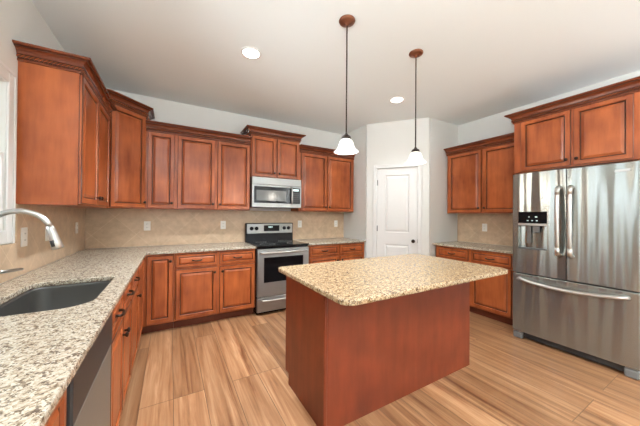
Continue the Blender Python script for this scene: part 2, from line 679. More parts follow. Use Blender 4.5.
# pantry door: two raised panels
door = thing('door_1', 'white two-panel pantry door in the diagonal corner wall', 'door', (A.x, A.y, 0), dang)
struct(door)
dm = MB()
dy = 0.012
sx0, sx1, sz0, sz1 = DS0, DS1, 0.008, DZ - 0.003
px0, px1 = DS0 + 0.128, DS1 - 0.128
pz = [(0.22, 0.87), (1.06, 1.985)]
zs = [sz0, pz[0][0], pz[0][1], pz[1][0], pz[1][1], sz1]
dm.box(sx0, px0, dy, dy + 0.035, sz0, sz1)
dm.box(px1, sx1, dy, dy + 0.035, sz0, sz1)
for a, b_ in ((zs[0], zs[1]), (zs[2], zs[3]), (zs[4], zs[5])):
    dm.box(px0, px1, dy, dy + 0.035, a, b_)
for a, b_ in pz:
    dm.rings(px0, px1, a, b_, [(0, dy, 0), (0.012, dy + 0.011, 0), (0.020, dy + 0.011, 0), (0.045, dy + 0.003, 0)], dy + 0.03)
dm.build('slab', M['white'], door)
kb = MB().lathe([(0.026, 0), (0.026, -0.006), (0.010, -0.010), (0.010, -0.03), (0.022, -0.038), (0.029, -0.052), (0.024, -0.064), (0.0, -0.068)], (0.733, dy, 0.935), 'Y')
kb.build('door_knob', M['bronze'], door)['label'] = 'dark bronze round door knob'
MB().box(DS1 - 0.004, DS1 + 0.003, dy - 0.004, dy + 0.004, 0.905, 0.965).build('latch_plate', M['bronze'], door)
for hz in (0.28, 1.12, 1.87):
    MB().lathe([(0.007, -0.045), (0.007, 0.045)], (DS0 - 0.001, dy - 0.006, hz), 'Z', 10).box(DS0 - 0.006, DS0 + 0.014, dy - 0.002, dy + 0.002, hz - 0.045, hz + 0.045).build('hinge', M['dsteel'], door)


def make_window(name, origin, rz, w, z0, z1, cw, mull=0):
    """window facing local -Y, sitting in a 0.12 thick wall behind local y = 0."""
    o = bpy.data.objects.new(name, None)
    COL.objects.link(o)
    o.location = origin
    o.rotation_euler = (0, 0, rz)
    struct(o)
    casing(0, w, z0, z1, cw, 0.012, 0.0, True).build('window_casing', M['white'], o)
    f = MB()
    t = 0.03
    for a, b_ in ((z0, (z0 + z1) / 2 + 0.02), ((z0 + z1) / 2 - 0.02, z1)):
        yy = 0.004 if a == z0 else 0.036
        f.box(0, t, yy, yy + 0.03, a, b_, 0.003).box(w - t, w, yy, yy + 0.03, a, b_, 0.003)
        f.box(t, w - t, yy, yy + 0.03, a, a + t, 0.003).box(t, w - t, yy, yy + 0.03, b_ - t, b_, 0.003)
    f.build('window_sash', M['white'], o)
    g = MB().box(t, w - t, 0.017, 0.021, z0 + t, (z0 + z1) / 2 - 0.02).box(t, w - t, 0.049, 0.053, (z0 + z1) / 2 + 0.02, z1 - t)
    g.build('window_glass', M['glass'], o)
    return o


make_window('window_1', (0, WY0, 0), PI / 2, WY1 - WY0, WZ0, WZ1, 0.082)
make_window('window_2', (0, LY0, 0), PI / 2, LY1 - LY0, LZ0, LZ1, 0.085)
make_window('window_3', (OPEN[0][1], REAR, 0), PI, 1.0, RZ0, RZ1, 0.085)
make_window('window_4', (OPEN[1][1], REAR, 0), PI, 1.0, RZ0, RZ1, 0.085)

# backsplash: diagonally laid tan tiles
CT = 0.914
bs = MB().box(0.0085, A.x - 0.001, -0.008, -0.0005, CT + 0.001, 1.392)
struct(tag(bs.build('trim_2', M['tile_back']), 'tan diagonal tile backsplash along the back wall', 'backsplash'))
bs = MB().box(0.0005, 0.008, -1.574, -0.0005, CT + 0.001, 1.392).box(0.0005, 0.008, -3.74, -1.574, CT + 0.001, 1.137)
struct(tag(bs.build('trim_3', M['tile_side']), 'tan diagonal tile backsplash along the left wall', 'backsplash'))
bs = MB().box(W - 0.008, W - 0.0005, -2.55, B.y - 0.001, CT + 0.001, 1.375)
struct(tag(bs.build('trim_4', M['tile_side']), 'tan diagonal tile backsplash beside the refrigerator', 'backsplash'))
struct(MB().box(0.0, 0.014, REAR, -3.75, 0, 0.1, 0.004).build('baseboard_left', M['white']))
struct(MB().box(W - 0.014, W, REAR, -3.6, 0, 0.1, 0.004).build('baseboard_right', M['white']))


# ------------------------------------------------------------------ cabinets
DOOR_PROF = [(0, -0.004, 1), (0, -0.015, 0), (0.004, -0.020, 1), (0.037, -0.020, 0), (0.041, -0.022, 0), (0.045, -0.013, 0), (0.049, -0.008, 1), (0.055, -0.008, 1), (0.076, -0.0185, 0)]  # outer dark bands paint the shadow gap at the rim, inner ones are glaze
DRAWER_PROF = [(0, -0.004, 1), (0, -0.015, 0), (0.004, -0.020, 1), (0.024, -0.020, 0), (0.027, -0.0215, 0), (0.030, -0.013, 0), (0.033, -0.009, 1), (0.037, -0.009, 1), (0.052, -0.018, 0)]  # rim bands again painted as gap shadow, glaze in the groove


def cab_front(kind, parent, x0, x1, z0, z1, y):
    """raised-panel door or drawer front; the mesh sits in front of plane y."""
    mb = MB()
    prof = DOOR_PROF if kind == 'door' else DRAWER_PROF
    mb.rings(x0, x1, z0, z1, [(i, y + d, k) for i, d, k in prof], y)
    return mb.build(kind, [M['wood'], M['glaze_gap']], parent)


def knob(parent, x, z, y):
    return MB().lathe([(0.007, 0), (0.006, -0.014), (0.014, -0.02), (0.016, -0.026), (0.012, -0.031), (0, -0.033)], (x, y, z), 'Y', 14).build('knob', M['bronze'], parent)


def pull(parent, x, z, y, w=0.096):
    mb = MB()
    h = w / 2
    pts = [(x - h, y, z), (x - h, y - 0.014, z), (x - h * 0.86, y - 0.025, z - 0.003)]
    pts += [(x + h * k, y - 0.029, z - 0.006) for k in (-0.5, 0, 0.5)]
    pts += [(x + h * 0.86, y - 0.025, z - 0.003), (x + h, y - 0.014, z), (x + h, y, z)]
    mb.tube(pts, [0.0075, 0.007, 0.007, 0.0075, 0.0085, 0.0075, 0.007, 0.007, 0.0075], 8)
    for s in (-1, 1):
        mb.lathe([(0.009, 0), (0.009, -0.004), (0.006, -0.006)], (x + s * h, y, z), 'Y', 10)
    return mb.build('pull', M['bronze'], parent)


def crown_prof(z, out=0.075, h=0.112):
    k = out / 0.075
    q = h / 0.112
    pr = [(-0.004, 0), (0.009, 0), (0.012, 0.006), (0.012, 0.016), (0.008, 0.020), (0.008, 0.046), (0.020, 0.048), (0.022, 0.054), (0.026, 0.066), (0.036, 0.079), (0.050, 0.087), (0.058, 0.089), (0.058, 0.094), (0.070, 0.096), (0.075, 0.102), (0.075, 0.112), (-0.004, 0.112)]
    return [(o * k if o > 0 else o, z + h_ * q) for o, h_ in pr]


def crown(parent, path, z, out=0.075, h=0.112):
    o = MB().sweep(path, crown_prof(z, out, h), 0, (4, 5, 10, 11)).build('crown_molding', [M['crown'], M['glaze_gap']], parent)
    MB().rope(path, 0.016, z + 0.033 * h / 0.112).build('rope_bead', [M['wood'], M['glaze_gap']], o)
    return o


def upper(label, loc, rz, w, z0, z1, doors, depth=0.31, crown_path=None, knobs=(), cz=None, ch=0.112):
    t = thing('wall_cabinet', label, 'cabinet', loc, rz, 'cherry wall cabinets')
    MB().box(0, w, -depth, -0.001, z0, z1, 0.0015).build('body', M['wood'], t)
    for i, (a, b_) in enumerate(doors):
        d = cab_front('door', t, a, b_, z0 + 0.012, z1 - 0.008, -depth)
        if i < len(knobs) and knobs[i] is not None:
            knob(d, knobs[i], z0 + 0.075, -depth - 0.019)
    if crown_path is None:
        crown_path = [(0, -depth), (w, -depth)]
    crown(t, crown_path, (cz if cz else z1 - 0.004), 0.075, ch)
    return t


UB = 1.39
# left wall cabinet (near end panel faces the camera)
w = 0.961
upper('long cherry wall cabinet left of the corner, its broad end panel beside the window', (0, -1.573, 0), PI / 2, w, UB, 2.328,
      [(0.006, 0.477), (0.483, 0.955)], 0.303, [(0, -0.001), (0, -0.303), (w, -0.303)], (0.44, 0.52), None, 0.096)
# diagonal corner cabinet
t = thing('wall_cabinet', 'taller single-door corner wall cabinet set at an angle above the counter corner', 'cabinet', (0, 0, 0), 0, 'cherry wall cabinets')
MB().prism([(0.001, -0.001), (0.001, -0.609), (0.313, -0.609), (0.609, -0.313), (0.609, -0.001)], UB, 2.482).build('body', M['wood'], t)
dd = cab_front('door', t, -0.198, 0.198, UB + 0.012, 2.474, 0.0)
dd.matrix_local = Matrix.Translation((0.461, -0.461, 0)) @ Matrix.Rotation(PI / 4, 4, 'Z')
knob(dd, 0.172, UB + 0.075, -0.019)
crown(t, [(0.001, -0.609), (0.313, -0.609), (0.609, -0.313), (0.609, -0.001)], 2.478)
# back wall
w = 0.3063
upper('narrow single-door wall cabinet next to the angled corner cabinet', (0.6105, 0, 0), 0, w, UB, 2.322, [(0.022, 0.298)], 0.31, None, (0.274,))
w = 0.935
upper('two-door cherry wall cabinet between the narrow one and the microwave', (0.917, 0, 0), 0, w, UB, 2.322,
      [(0.028, 0.465), (0.498, 0.926)], 0.31, None, (0.438, 0.526))
w = 0.764
upper('short two-door wall cabinet mounted over the microwave', (1.854, 0, 0), 0, w, 1.868, 2.468,
      [(0.014, 0.374), (0.390, 0.750)], 0.33, [(0, -0.001), (0, -0.33), (w, -0.33), (w, -0.001)], (0.345, 0.419))
w = 1.075
upper('two-door wall cabinet right of the microwave, against the pantry wall', (2.620, 0, 0), 0, w, UB, 2.322,
      [(0.032, 0.505), (0.520, 1.045)], 0.31, None, (0.478, 0.552))
# right wall
w = 1.062
upper('two-door wall cabinet hung left of the refrigerator', (W, -1.415, 0), -PI / 2, w, 1.375, 2.30,
      [(0.03, 0.535), (0.557, 1.05)], 0.31, [(0, -0.001), (0, -0.31), (w, -0.31)], (0.508, 0.585))
w = 1.01
upper('deep two-door cabinet above the stainless refrigerator', (W, -2.482, 0), -PI / 2, w, 1.848, 2.445,
      [(0.075, 0.512), (0.535, 0.93)], 0.61, [(0, -0.001), (0, -0.61), (w, -0.61), (w, -0.001)], (0.482, 0.562))


def base(label, loc, rz, w, fronts, depth=0.61, hollow=False):
    """fronts: (kind, x0, x1, z0, z1, (hardware, x, z) or None)"""
    t = thing('base_cabinet', label, 'cabinet', loc, rz, 'cherry base cabinets')
    if hollow:                              # open-topped carcass that takes the sink bowl
        q = MB().box(0.0005, 0.016, -depth + 0.018, -0.02, 0.116, 0.675).box(w - 0.016, w - 0.0005, -depth + 0.018, -0.02, 0.116, 0.883)
        q.box(0.0005, w - 0.0005, -depth, -depth + 0.018, 0.10, 0.883).box(0.0005, w - 0.0005, -0.02, -0.009, 0.10, 0.883)
        q.box(0.0005, w - 0.0005, -depth + 0.018, -0.02, 0.10, 0.116).build('body', M['wood'], t)
    else:
        MB().box(0.0005, w - 0.0005, -depth, -0.009, 0.10, 0.883, 0.0015).build('body', M['wood'], t)
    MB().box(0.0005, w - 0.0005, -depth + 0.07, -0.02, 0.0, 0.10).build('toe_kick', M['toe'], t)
    for kind, a, b_, z0, z1, hw in fronts:
        d = cab_front(kind, t, a, b_, z0, z1, -depth)
        if hw:
            (knob if hw[0] == 'k' else pull)(d, hw[1], hw[2], -depth - (0.019 if hw[0] == 'k' else 0.0165))
    return t


DRZ, DOZ = (0.715, 0.865), (0.118, 0.690)
def two_by_two(w, a0, a1, b0, b1):
    return [('drawer', a0, a1, *DRZ, ('p', (a0 + a1) / 2, 0.79)), ('drawer', b0, b1, *DRZ, ('p', (b0 + b1) / 2, 0.79)),
            ('door', a0, a1, *DOZ, ('k', a1 - 0.03, 0.63)), ('door', b0, b1, *DOZ, ('k', b0 + 0.03, 0.63))]


# corner base cabinet: L-shaped carcass with a tall narrow door on the back run and one on the left run
t = thing('base_cabinet', 'corner base cabinet with tall narrow drawerless doors where the counters meet', 'cabinet', (0, 0, 0), 0, 'cherry base cabinets')
MB().prism([(0.009, -0.009), (0.009, -1.199), (0.61, -1.199), (0.61, -0.61), (0.914, -0.61), (0.914, -0.009)], 0.10, 0.883).build('body', M['wood'], t)
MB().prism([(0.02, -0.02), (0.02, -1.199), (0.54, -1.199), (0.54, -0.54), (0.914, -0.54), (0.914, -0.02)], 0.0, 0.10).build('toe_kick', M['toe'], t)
d = cab_front('door', t, 0.655, 0.905, 0.118, 0.865, -0.61)
knob(d, 0.88, 0.80, -0.629)
d = cab_front('door', t, 0, 0.50, 0.118, 0.865, 0)
d.matrix_local = Matrix.Translation((0.61, -1.19, 0)) @ Matrix.Rotation(PI / 2, 4, 'Z')
# back run left of the range
base('two-drawer two-door base cabinet left of the range', (0.916, 0, 0), 0, 0.936, two_by_two(0.936, 0.016, 0.461, 0.490, 0.926))
base('two-drawer base cabinet right of the range, against the pantry wall', (2.622, 0, 0), 0, 1.077, two_by_two(1.077, 0.04, 0.548, 0.575, 1.05))
# right run beside the refrigerator
base('two-drawer base cabinet left of the refrigerator', (W, -1.425, 0), -PI / 2, 1.06, two_by_two(1.06, 0.036, 0.516, 0.556, 1.040))
# left run under the sink counter (local x runs towards the corner)
base('single-drawer base cabinet between the sink and the counter corner', (0, -1.638, 0), PI / 2, 0.437,
     [('drawer', 0.01, 0.427, *DRZ, ('p', 0.21, 0.80)), ('door', 0.01, 0.427, *DOZ, ('k', 0.36, 0.62))])
t = base('two-door sink base cabinet right beside the dishwasher', (0, -2.420, 0), PI / 2, 0.780,
         [('drawer', 0.015, 0.382, *DRZ, ('p', 0.18, 0.79)), ('drawer', 0.396, 0.770, *DRZ, ('p', 0.60, 0.79)),
          ('door', 0.015, 0.382, *DOZ, ('k', 0.352, 0.60)), ('door', 0.396, 0.770, *DOZ, ('k', 0.426, 0.60))], hollow=True)
base('base cabinet at the open counter end, on the near side of the dishwasher', (0, -3.727, 0), PI / 2, 0.70,
     [('drawer', 0.02, 0.685, *DRZ, ('p', 0.35, 0.79)), ('door', 0.02, 0.685, *DOZ, ('k', 0.65, 0.63))])


# ------------------------------------------------------------------ countertops
def slab(name, outline, hole, z0, z1, r=0.006, mat='granite'):
    bm = bmesh.new()
    loops = [outline] + ([hole] if hole else [])
    edges = []
    for lp in loops:
        vs = [bm.verts.new((x, y, z0)) for x, y in lp]
        for i in range(len(vs)):
            edges.append(bm.edges.new((vs[i], vs[(i + 1) % len(vs)])))
    bmesh.ops.triangle_fill(bm, use_beauty=True, use_dissolve=False, edges=edges)
    fs = list(bm.faces)
    ex = bmesh.ops.extrude_face_region(bm, geom=fs)
    bmesh.ops.translate(bm, verts=[v for v in ex['geom'] if isinstance(v, bmesh.types.BMVert)], vec=(0, 0, z1 - z0))
    bmesh.ops.recalc_face_normals(bm, faces=bm.faces)
    rim = [e for e in bm.edges if len(e.link_faces) == 2 and e.calc_face_angle(0) > 1.0 and abs(e.verts[0].co.z - e.verts[1].co.z) < 1e-5]
    bmesh.ops.bevel(bm, geom=rim, offset=r, segments=2, profile=0.5, affect='EDGES')
    mb = MB()
    mb.bm.free()
    mb.bm = bm
    return mb.build(name, M[mat])


def round_rect(x0, x1, y0, y1, r, n=7):
    rr = r if isinstance(r, (list, tuple)) else [r] * 4
    pts = []
    for (cx, cy, a0), q in zip([(x1, y1, 0), (x0, y1, PI / 2), (x0, y0, PI), (x1, y0, 3 * PI / 2)], rr):
        sx = -1 if cx == x1 else 1
        sy = -1 if cy == y1 else 1
        for i in range(n):
            a = a0 + PI / 2 * i / (n - 1)
            pts.append((cx + sx * q + q * math.cos(a), cy + sy * q + q * math.sin(a)))
    return pts


hole = round_rect(0.165, 0.557, -2.462, -1.806, [0.06, 0.085, 0.085, 0.12])
o = slab('countertop', [(0.0095, -0.0095), (0.0095, -3.74), (0.65, -3.74), (0.65, -0.65), (1.852, -0.65), (1.852, -0.0095)], hole, 0.884, CT)
tag(o, 'long L-shaped speckled granite countertop with the sink cut into it', 'countertop', 'granite countertops')
o = slab('countertop', [(2.623, -0.0095), (2.623, -0.65), (3.699, -0.65), (3.699, -0.0095)], None, 0.884, CT)
tag(o, 'short granite countertop between the range and the pantry', 'countertop', 'granite countertops')
o = slab('countertop', [(W - 0.65, -1.397), (W - 0.65, -2.49), (W - 0.0095, -2.49), (W - 0.0095, -1.397)], None, 0.884, CT)
tag(o, 'short granite countertop left of the refrigerator', 'countertop', 'granite countertops')

# island
isl = thing('kitchen_island', 'cherry kitchen island cabinet standing in the middle of the floor', 'island', (2.45, -2.36, 0))
ix, iy = 2.45, -2.36
MB().box(1.710 - ix, 3.195 - ix, -2.655 - iy, -2.075 - iy, 0.10, 0.883).box(1.715 - ix, 3.19 - ix, -2.655 - iy, -2.14 - iy, 0, 0.10).build('body', M['panel'], isl)
sp = MB()
for x0, x1 in ((1.691, 1.7095), (3.1955, 3.210)):
    q = MB()
    bm_poly = [(-2.655 - iy, 0), (-2.125 - iy, 0), (-2.125 - iy, 0.085), (-2.06 - iy, 0.085), (-2.06 - iy, 0.883), (-2.655 - iy, 0.883)]
    lo = [q.bm.verts.new((x0 - ix, y, z)) for y, z in bm_poly]
    hi = [q.bm.verts.new((x1 - ix, y, z)) for y, z in bm_poly]
    q.face(lo[::-1]); q.face(hi)
    for i in range(len(lo)):
        q.face([lo[i], lo[(i + 1) % 6], hi[(i + 1) % 6], hi[i]])
    bmesh.ops.recalc_face_normals(q.bm, faces=q.bm.faces)
    q.build('side_panel', M['panel'], isl)
MB().box(1.713 - ix, 3.21 - ix, -2.668 - iy, -2.6555 - iy, 0, 0.883, 0.001).build('rear_panel', M['panel'], isl)
MB().box(1.687 - ix, 1.7125 - ix, -2.672 - iy, -2.6555 - iy, 0, 0.883, 0.005).build('corner_strip', M['panel'], isl)
o = slab('island_countertop', round_rect(1.612, 3.232, -2.995, -2.045, [0.05, 0.05, 0.07, 0.09]), None, 0.8835, CT + 0.002, 0.009, 'granite_warm_lit')
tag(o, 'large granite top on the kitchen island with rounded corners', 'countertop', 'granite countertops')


# ------------------------------------------------------------------ sink and faucet
sk = thing('kitchen_sink', 'dark grey undermount sink basin in the left granite counter', 'sink', (0.361, -2.134, 0.68))
ox, oy, oz = 0.361, -2.134, 0.68
bmk = MB()
levels = [(0.004, 0.8835), (-0.003, 0.8835), (-0.006, 0.87), (-0.010, 0.72), (-0.022, 0.70), (-0.06, 0.692)]
prev = None
for off, z in levels:
    rr = [max(0.02, q + off) for q in (0.06, 0.085, 0.085, 0.12)]
    pts = round_rect(0.165 - off, 0.557 + off, -2.462 - off, -1.806 + off, rr)
    ring = [bmk.bm.verts.new((x - ox, y - oy, z - oz)) for x, y in pts]
    if prev:
        for i in range(len(ring)):
            bmk.face([prev[i], prev[(i + 1) % len(ring)], ring[(i + 1) % len(ring)], ring[i]], 0, True)
    prev = ring
bmk.face(prev)
bmesh.ops.recalc_face_normals(bmk.bm, faces=bmk.bm.faces)
bo = bmk.build('basin', M['sink'], sk)
md = bo.modifiers.new('thick', 'SOLIDIFY'); md.thickness = 0.002; md.offset = -1
MB().lathe([(0.0, 0.0), (0.02, 0.0), (0.045, 0.004), (0.045, 0.0), (0.0, -0.001)], (0, 0, 0.0125), 'Z', 20).build('drain', M['chrome'], sk)

fa = thing('kitchen_faucet', 'brushed nickel gooseneck faucet arching over the sink', 'faucet', (0.09, -2.13, CT))
MB().lathe([(0.030, 0), (0.030, 0.006), (0.024, 0.012), (0.021, 0.05), (0.021, 0.15), (0.017, 0.165)], (0, 0, 0), 'Z', 20).build('faucet_body', M['chrome'], fa)
pts = [(0, 0, 0.15), (0, 0, 0.28)]
for i in range(0, 15):
    a = PI - (PI - 0.35) * i / 14
    pts.append((0.122 + 0.122 * math.cos(a), 0, 0.305 + 0.124 * math.sin(a)))
e = Vector(pts[-1])
MB().tube(pts, 0.0135, 14).build('spout', M['chrome'], fa)
d = (Vector((0.262, 0, 0.255)) - e).normalized()
p0 = e - d * 0.004
hd = MB().tube([p0, e + d * 0.01, e + d * 0.04, e + d * 0.085, e + d * 0.118, e + d * 0.122], [0.0142, 0.0170, 0.0185, 0.0230, 0.0265, 0.023], 16)
hdo = hd.build('spray_head', M['chrome'], fa)
sd = Vector((-d.z, 0, d.x)) * -1
c0 = e + d * 0.074 + Vector((-0.008, -0.021, 0))
MB().tube([c0, c0 + d * 0.034], 0.0085, 8).build('spray_button', M['plastic'], hdo)['label'] = 'black spray button'
MB().lathe([(0.016, 0), (0.016, 0.026), (0.010, 0.034)], (0.012, 0.015, 0.125), 'Y', 14).tube([(0.016, 0.03, 0.122), (0.045, 0.09, 0.114), (0.075, 0.18, 0.108)], [0.010, 0.009, 0.0075], 10).build('lever', M['chrome'], fa)


# ------------------------------------------------------------------ dishwasher
dw = thing('dishwasher', 'stainless dishwasher with a dark control strip under the left counter', 'dishwasher', (0, -3.022, 0), PI / 2)
MB().box(0.003, 0.597, -0.60, -0.05, 0.10, 0.680).box(0.003, 0.597, -0.60, -0.57, 0.680, 0.880).box(0.01, 0.59, -0.55, -0.05, 0.0, 0.10).build('body', M['plastic'], dw)
MB().box(0.004, 0.596, -0.632, -0.6005, 0.115, 0.706, 0.004).build('door', M['washer_steel'], dw)
MB().box(0.004, 0.596, -0.636, -0.6005, 0.712, 0.868, 0.006).build('control_panel', M['plastic'], dw)

# ------------------------------------------------------------------ range
rg = thing('kitchen_range', 'freestanding stainless electric range with a black glass cooktop', 'range', (1.857, 0, 0))
rw = 0.760
MB().box(0.0, rw, -0.640, -0.028, 0.03, 0.900, 0.002).box(0.02, rw - 0.02, -0.60, -0.05, 0, 0.03).build('body', M['black'], rg)
ct = MB().box(-0.0, rw, -0.690, -0.085, 0.900, 0.922, 0.007, 0, 2)
cto = ct.build('cooktop', M['blackglass'], rg)
for bx, by, br_ in ((0.19, -0.53, 0.105), (0.57, -0.53, 0.085), (0.19, -0.23, 0.08), (0.57, -0.23, 0.105)):
    MB().lathe([(br_, 0.0), (br_, 0.0008), (br_ - 0.006, 0.0008), (br_ - 0.006, 0.0)], (bx, by, 0.9221), 'Z', 36, closed=True).build('burner_ring', M['grey'], cto)
bk = MB()
bk.box(-0.004, rw + 0.010, -0.085, -0.022, 0.905, 1.200, 0.010, 0, 2)
bko = bk.build('back_panel', M['black'], rg)
MB().box(0.012, rw - 0.006, -0.096, -0.084, 1.042, 1.190, 0.004).build('control_panel', M['steel'], bko)
dp = MB().box(0.272, 0.528, -0.100, -0.0955, 1.072, 1.165, 0.002).build('display', M['blackglass'], bko)
kk = None
for kx in (0.082, 0.158, 0.608, 0.684):
    MB().lathe([(0.029, 0), (0.029, -0.006), (0.024, -0.010), (0.022, -0.028), (0.0, -0.030)], (kx, -0.0955, 1.118), 'Y', 18).build('control_knob', M['black'], bko)
MB().box(0.348, 0.362, -0.1008, -0.1002, 1.128, 1.148).box(0.372, 0.386, -0.1008, -0.1002, 1.128, 1.148).box(0.396, 0.410, -0.1008, -0.1002, 1.128, 1.148).build('digits', M['lcd'], bko)
bt = MB()
for r_ in range(3):
    for c_ in range(4):
        bt.box(0.545 + c_ * 0.008, 0.550 + c_ * 0.008, -0.0975, -0.0958, 1.085 + r_ * 0.028, 1.097 + r_ * 0.028)
bt.build('buttons', M['slot'], bko)
od = MB()
def holed(mb, x0, x1, z0, z1, hx0, hx1, hz0, hz1, yf, yb, rec):
    """slab facing -Y with a rectangular recess."""
    v = lambda x, y, z: mb.bm.verts.new((x, y, z))
    o_ = [v(x0, yf, z0), v(x1, yf, z0), v(x1, yf, z1), v(x0, yf, z1)]
    h_ = [v(hx0, yf, hz0), v(hx1, yf, hz0), v(hx1, yf, hz1), v(hx0, yf, hz1)]
    k_ = [v(hx0, yf + rec, hz0), v(hx1, yf + rec, hz0), v(hx1, yf + rec, hz1), v(hx0, yf + rec, hz1)]
    b_ = [v(x0, yb, z0), v(x1, yb, z0), v(x1, yb, z1), v(x0, yb, z1)]
    for i in range(4):
        j = (i + 1) % 4
        mb.face([o_[i], o_[j], h_[j], h_[i]])
        mb.face([h_[i], h_[j], k_[j], k_[i]])
        mb.face([b_[i], b_[j], o_[j], o_[i]])
    mb.face(k_)
    mb.face(b_[::-1])
    bmesh.ops.recalc_face_normals(mb.bm, faces=mb.bm.faces)
    return mb
holed(od, 0.006, rw - 0.006, 0.245, 0.872, 0.092, rw - 0.092, 0.428, 0.762, -0.682, -0.6405, 0.006)
odo = od.build('oven_door', M['steel'], rg)
MB().box(0.093, rw - 0.093, -0.680, -0.677, 0.429, 0.761).build('window', M['blackglass'], odo)
MB().tube([(0.045, -0.683, 0.828), (0.045, -0.722, 0.828), (0.07, -0.730, 0.828), (rw - 0.07, -0.730, 0.828), (rw - 0.045, -0.722, 0.828), (rw - 0.045, -0.683, 0.828)], 0.0125, 12).build('handle', M['chrome'], odo)
dr = MB().box(0.006, rw - 0.006, -0.680, -0.6405, 0.045, 0.232, 0.005)
dro = dr.build('storage_drawer', M['steel'], rg)
MB().tube([(0.06, -0.680, 0.198), (0.08, -0.705, 0.196), (0.2, -0.712, 0.192), (rw - 0.2, -0.712, 0.192), (rw - 0.08, -0.705, 0.196), (rw - 0.06, -0.680, 0.198)], 0.013, 12).build('handle', M['chrome'], dro)

# ------------------------------------------------------------------ microwave
mw = thing('microwave', 'stainless over-the-range microwave under the short wall cabinet', 'microwave', (1.857, 0, 1.436))
mz = 1.436
def mb_box(x0, x1, y0, y1, z0, z1, bev=0.0):
    return MB().box(x0, x1, y0, y1, z0 - mz, z1 - mz, bev)
mb_box(0, 0.757, -0.385, -0.010, 1.436, 1.866).build('body', M['plastic'], mw)
mb_box(0.0, 0.757, -0.408, -0.3855, 1.762, 1.866, 0.004).build('vent_panel', M['steel'], mw)
d_ = MB()
holed(d_, 0.0, 0.757, 1.440 - mz, 1.757 - mz, 0.028, 0.740, 1.497 - mz, 1.737 - mz, -0.410, -0.3855, 0.004)
dmo = d_.build('door', M['steel'], mw)
mb_box(0.029, 0.580, -0.4085, -0.406, 1.498, 1.736).build('window', M['blackglass'], dmo)
mb_box(0.062, 0.510, -0.4097, -0.4088, 1.532, 1.682).build('screen', M['mesh_glass'], dmo)
cp = mb_box(0.582, 0.739, -0.4092, -0.406, 1.498, 1.736).build('control_panel', M['black'], mw)
MB().box(0.625, 0.715, -0.4102, -0.4094, 1.690 - mz, 1.718 - mz).build('digits', M['lcd'], cp)
bt = MB()
for r_ in range(5):
    for c_ in range(3):
        bt.box(0.625 + c_ * 0.033, 0.650 + c_ * 0.033, -0.4103, -0.4094, 1.520 + r_ * 0.031 - mz, 1.540 + r_ * 0.031 - mz)
bt.build('buttons', M['plastic'], cp)
MB().tube([(0.592, -0.410, 1.735 - mz), (0.592, -0.440, 1.722 - mz), (0.592, -0.446, 1.69 - mz), (0.592, -0.446, 1.54 - mz), (0.592, -0.440, 1.51 - mz), (0.592, -0.410, 1.497 - mz)], 0.011, 12).build('handle', M['chrome'], dmo)

# ------------------------------------------------------------------ refrigerator
fr = thing('refrigerator', 'large stainless french-door refrigerator with a bottom freezer drawer', 'refrigerator', (4.19, -2.577, 0), -PI / 2)
FW = 0.91
MB().box(0.006, FW - 0.006, 0.075, 0.83, 0.03, 1.785, 0.004).box(0.03, 0.12, 0.25, 0.33, 0, 0.03).box(FW - 0.12, FW - 0.03, 0.25, 0.33, 0, 0.03).box(0.03, 0.12, 0.72, 0.8, 0, 0.03).box(FW - 0.12, FW - 0.03, 0.72, 0.8, 0, 0.03).build('body', M['grey'], fr)
MB().box(0.06, FW - 0.06, 0.045, 0.0745, 0.018, 0.080).build('kick_grille', M['plastic'], fr)
for x0, x1 in ((0.004, 0.09), (FW - 0.09, FW - 0.004)):
    MB().box(x0, x1, 0.004, 0.0745, 0.0, 0.072, 0.012, 0, 2).build('foot_cover', M['grey'], fr)
ld = MB()
holed(ld, 0.002, 0.4525, 0.724, 1.800, 0.055, 0.306, 0.985, 1.385, 0.0, 0.072, 0.055)
ldo = ld.build('left_door', M['fridge'], fr)
MB().box(0.0545, 0.3065, -0.002, 0.030, 1.262, 1.386, 0.003).build('dispenser_panel', M['blackglass'], ldo)
MB().box(0.055, 0.306, -0.008, 0.03, 1.236, 1.262, 0.004).build('dispenser_lip', M['chrome'], ldo)
MB().box(0.058, 0.303, 0.010, 0.054, 0.988, 1.000, 0.002).build('drip_tray', M['grey'], ldo)
MB().box(0.120, 0.160, 0.030, 0.040, 1.05, 1.235, 0.004).box(0.175, 0.235, 0.018, 0.045, 1.165, 1.236, 0.006).build('dispenser_paddle', M['dsteel'], ldo)
for x0, x1, z0, z1 in ((0.135, 0.149, 1.288, 1.294), (0.175, 0.189, 1.288, 1.294), (0.215, 0.229, 1.288, 1.294), (0.150, 0.158, 1.326, 1.334), (0.206, 0.226, 1.326, 1.334)):
    MB().box(x0, x1, -0.0028, -0.0022, z0, z1).build('indicator_light', M['lcd'], ldo)
rdo = MB().box(0.4575, FW - 0.002, 0.0, 0.072, 0.724, 1.800, 0.004, 0, 2).build('right_door', M['fridge'], fr)
fz = MB().box(0.002, FW - 0.002, 0.0, 0.072, 0.082, 0.712, 0.005, 0, 2).build('freezer_drawer', M['fridge'], fr)
MB().box(0.770, 0.860, -0.0025, 0.0002, 1.722, 1.742, 0.001).build('badge', M['chrome'], rdo)['label'] = 'small silver badge plate'


def bar_handle(name, parent, a, b_, bulge, r, flat=(1, 1), n=13):
    a, b_ = Vector(a), Vector(b_)
    pts, rs = [], []
    for i in range(n):
        s = i / (n - 1)
        lift = min(1.0, math.sin(PI * min(s, 1 - s) * 2 * 0.5) * 3.2)
        lift = lift * 0.86 + 0.14 * math.sin(PI * s)
        p = a.lerp(b_, s)
        p.y -= bulge * lift - 0.002
        pts.append(p)
        rs.append(r)
    return MB().tube(pts, rs, 14, flat=flat).build(name, M['chrome'], parent)


